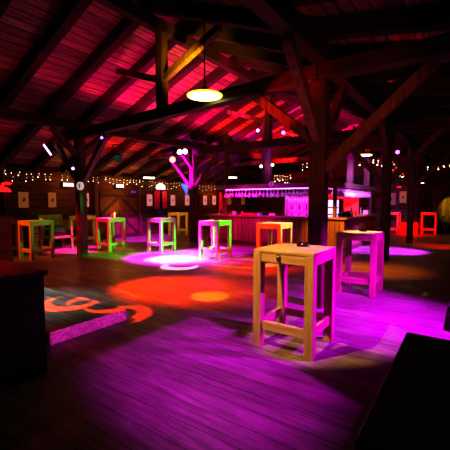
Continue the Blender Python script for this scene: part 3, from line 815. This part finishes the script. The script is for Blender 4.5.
# purple wash over the foreground, framed by the projector's shutters
def shutter(nt, fx, fy):
    a = soft(nt, math_(nt, 'SUBTRACT', fx, math_(nt, 'MULTIPLY_ADD', fy, .40, 2.62)), .04, -.04)
    b_ = soft(nt, fy, 3.3, 3.15)
    return math_(nt, 'MULTIPLY', a, b_)
gobo(spot('purple_wash', (-.3,-.9,3.35), (3.2,2.35,0), (.85,0,.95), 1100, 33, 1.0), shutter)
spot('purple_side', (4.9,-.3,3.45), (5.3,1.05,0), (.74,0,1), 1200, 50, .9)
spot('purple_table', (4.7,-1.2,2.5), (3.8,1.35,.62), (.70,0,1), 520, 24, .6)
spot('purple_table_b', (5.5,-1.2,2.5), (6.6,1.4,.6), (.70,0,1), 420, 22, .6)
spot('purple_far', (13.6,-1.0,3.4), (12.7,2.3,0), (.66,.04,1), 3600, 30, .7)
# yellow light on table tops
spot('yellow_table', (1.7,2.3,3.62), (3.6,1.66,.8), (1,.54,.13), 320, 24, .45)
spot('yellow_top', (3.3,2.4,3.9), (3.77,1.66,1.1), (1,.66,.10), 60, 17, .3)
spot('yellow_table_b', (5.9,2.7,3.45), (6.65,1.62,1.1), (1,.75,.25), 420, 14, .3)
spot('yellow_table_c', (8.6,1.9,3.6), (8.1,4.1,.9), (1,.66,.22), 900, 20, .5)
# red washes
spot('red_floor', (3.9,7.0,3.4), (4.9,4.55,0), (1,.04,.0), 2600, 36, .9)
spot('red_floor_b', (5.8,4.1,3.3), (7.6,4.5,.2), (1,.04,.0), 900, 44, .8)
spot('red_tables', (3.6,10.6,3.2), (7.1,9.85,.6), (1,.03,.03), 420, 22, .8)
spot('red_left_box', (1.0,5.0,3.0), (1.25,4.15,1.0), (1,.03,.01), 60, 42, .9)
spot('booth_amber', (2.2,6.9,2.4), (3.3,8.75,.8), (1,.25,.04), 16, 60, .8)
spot('orange_left', (2.2,10.5,3.2), (4.9,10.3,.7), (1,.14,.0), 380, 28, .8)
# magenta and white patch
spot('white_core', (6.2,8.3,3.3), (7.35,6.9,0), (.55,.8,1), 2200, 30, 1.0)
spot('magenta_floor', (5.9,8.25,3.3), (7.8,7.1,0), (.95,.02,1), 2600, 54, .75)
spot('green_tables', (10.0,2.6,3.3), (8.15,7.0,.45), GRN, 2300, 23, .5)
spot('green_far', (10.2,4.2,3.3), (7.4,9.8,.8), GRN, 900, 11, .6)
spot('green_left', (7.2,7.4,3.2), (5.15,10.2,.8), GRN, 130, 16, .6)
spot('magenta_wall', (8.6,9.0,3.4), (10.6,12.0,0), (.9,.01,1), 1200, 36, .6)
spot('pink_left', (7.2,8.9,3.2), (6.9,10.9,0), (1,.01,.45), 1500, 34, .6)
spot('red_left_post', (4.2,8.9,1.2), (6.1,9.53,.9), (1,.02,.03), 60, 26, .6)
# patterns
gobo(spot('pattern_red', (1.2,6.6,3.4), (3.1,4.7,.1), (1,.06,.01), 2000, 40, .3, .01),
     lambda nt, fx, fy: math_(nt, 'MAXIMUM', crescent(nt, fx, fy, (2.86,4.85), .42, (2.99,4.90), .33), crescent(nt, fx, fy, (3.06,4.72), .26, (2.96,4.60), .20)), .15)
gobo(spot('pattern_red_b', (1.2,6.6,3.4), (3.4,4.2,0), (1,.05,.01), 2600, 40, .3, .01),
     lambda nt, fx, fy: crescent(nt, fx, fy, (3.28,4.12), .42, (3.22,4.22), .30))
gobo(spot('step_edge', (2.3,.6,2.9), (2.6,3.9,0), (1,.05,.75), 500, 40, .3, .01),
     lambda nt, fx, fy: math_(nt, 'MULTIPLY', math_(nt, 'MULTIPLY', soft(nt, fy, 3.87, 3.89), soft(nt, fy, 4.1, 4.06)), math_(nt, 'MULTIPLY', soft(nt, fx, 3.25, 3.1), soft(nt, fx, 2.0, 2.1))))
gobo(spot('pattern_yellow', (5.2,4.0,3.4), (4.79,3.67,0), (1,.6,.0), 420, 40, .2, .01), lambda nt, fx, fy: disc(nt, fx, fy, 4.79, 3.67, .33, 1.0, 1.0))
gobo(spot('pattern_pink', (5.2,6.2,3.5), (6.6,6.0,0), (1,.5,.8), 1600, 50, .2, .01), lambda nt, fx, fy: crescent(nt, fx, fy, (6.55,6.0), .48, (6.75,6.1), .36))
# roof uplights (red)
C1, C2 = (1,.0,.20), (1,.02,.01)
UP = []
for uu, cc, pp in ((4.7,C1,5),(5.9,C1,16),(7.0,C1,40),(8.2,C1,52),(9.3,C1,52),(10.4,C1,48),(11.6,C2,60),(12.8,C2,60),(13.9,(.9,0,.35),50),(15.1,C2,50)):
    UP.append(((uu,8.2,4.1),(uu+.2,8.2,5),cc,pp,146))
    UP.append(((uu+3.6,4.6,4.25),(uu+3.6,4.6,5),(1,0,.35),pp*.7,140))
    UP.append(((uu,6.9,4.25),(uu+.2,6.9,5),cc,pp*.8,140))
    UP.append(((uu,10.9,3.3),(uu+.2,10.9,5),C2,pp*.12,140))
for j, (loc, tgt, c, p, a) in enumerate(UP + [((8.6,10.0,3.6),(8.6,11.4,3.7),C2,16,120),
        ((14.5,6.8,3.9),(17.0,9.0,4.4),C2,420,110),((12.3,4.9,4.0),(14.8,5.0,5.2),C1,330,110),((7.6,5.2,4.9),(8.6,5.4,5.4),C1,20,120),
        ((4.2,7.2,4.2),(3.6,9.0,4.5),C2,4,110),((7.6,1.4,4.0),(9.8,.6,4.1),C2,5,90)]):
    spot('roof_uplight', loc, tgt, c, p, a, .8)
spot('lamp_roof', (5.15,4.3,3.9), (7.6,6.0,5.4), (1,.45,.0), 150, 80, .9)
spot('tie_red', (9.5,-.4,2.7), (10.6,-.4,3.5), (1,.02,.01), 60, 80, .9)
spot('post_amber', (2.7,.5,2.2), (5.3,1.7,2.8), (1,.2,.05), 38, 62, .8)
spot('red_brace', (4.2,4.0,2.2), (5.2,2.65,3.15), (1,.01,.0), 170, 26, .6)
spot('magenta_post', (8.6,8.9,2.0), (10.8,9.5,3.0), (.9,.01,1), 800, 46, .6)
# bar
spot('bar_magenta', (9.5,6.9,2.0), (11.27,6.9,.65), (.9,.0,.28), 170, 100, .8)
spot('bar_amber', (8.9,3.0,2.4), (11.3,3.8,.6), (1,.30,.03), 480, 36, .7)
spot('canopy_violet', (10.0,2.4,2.4), (13.8,3.4,2.15), (.6,.2,1), 700, 34, .8)
spot('canopy_violet_b', (9.4,6.2,1.7), (10.95,6.0,2.1), (.6,.02,.8), 34, 90, .8)
spot('bar_red', (13.8,4.5,1.95), (15.3,4.5,1.5), (1,.01,.0), 170, 110, .6)
spot('bar_yellow', (13.0,2.2,3.0), (13.2,3.4,1.1), (1,.5,.03), 120, 50, .8)
for x, y, zt in ((14.3,3.6,3.0),(11.1,5.2,3.0)):
    spot('post_violet', (x-.9,y-.5,2.4), (x,y+.2,3.0), (.5,.02,1), 60, 60, .8)
# wall warmth
for x, z, p in ((7.72,2.45,10),(10.2,2.45,16),(12.7,2.4,14),(14.6,2.3,10),(9.9,1.4,12),(17.0,2.2,10)):
    point('wall_glow', (x,V1-.6,z), (1,.32,.04), p*.6, .1)
spot('olive_corner', (5.6,9.6,2.6), (6.7,11.9,.7), (.75,.7,.05), 60, 45, .7)
spot('yellow_far_table', (10.9,9.8,2.8), (12.6,11.6,.9), (1,.62,.03), 200, 34, .7)
spot('yellow_far_table_b', (6.8,10.3,2.6), (7.9,12.0,.9), (1,.62,.03), 70, 34, .7)
# far right
spot('red_far', (17.6,1.6,3.0), (19.6,2.4,.4), (1,.0,.0), 600, 46, .6)
spot('yellow_far', (20.2,1.0,2.4), (21.9,.85,1.3), (1,.6,.04), 90, 34, .5)
spot('red_streak', (14.6,-.6,3.0), (14.9,.8,0), (1,.02,.0), 420, 34, .8)
spot('orange_floor', (8.0,3.2,3.4), (8.9,2.0,0), (1,.20,.0), 520, 40, .9)
spot('deck_light', (2.9,6.3,2.6), (2.8,5.6,.15), (1,.95,.9), 60, 60, .9)
spot('red_fill', (4.0,7.6,3.4), (5.2,7.4,0), (1,.10,.02), 70, 84, 1.0)

w = bpy.data.worlds.new('night'); S.world = w; w.use_nodes = True
w.node_tree.nodes['Background'].inputs[0].default_value = (.02,.008,.012,1); w.node_tree.nodes['Background'].inputs[1].default_value = .01

cam = bpy.data.cameras.new('camera'); co = bpy.data.objects.new('camera', cam); col.objects.link(co)
cam.sensor_width = 36; cam.lens = 28; cam.clip_start = .05; cam.clip_end = 200
co.location = (0,0,1.66); co.rotation_euler = (math.radians(90-3.92), 0, math.radians(-55))
S.camera = co
S.view_settings.view_transform = 'Standard'
S.view_settings.look = 'High Contrast'
S.view_settings.exposure = 1.3
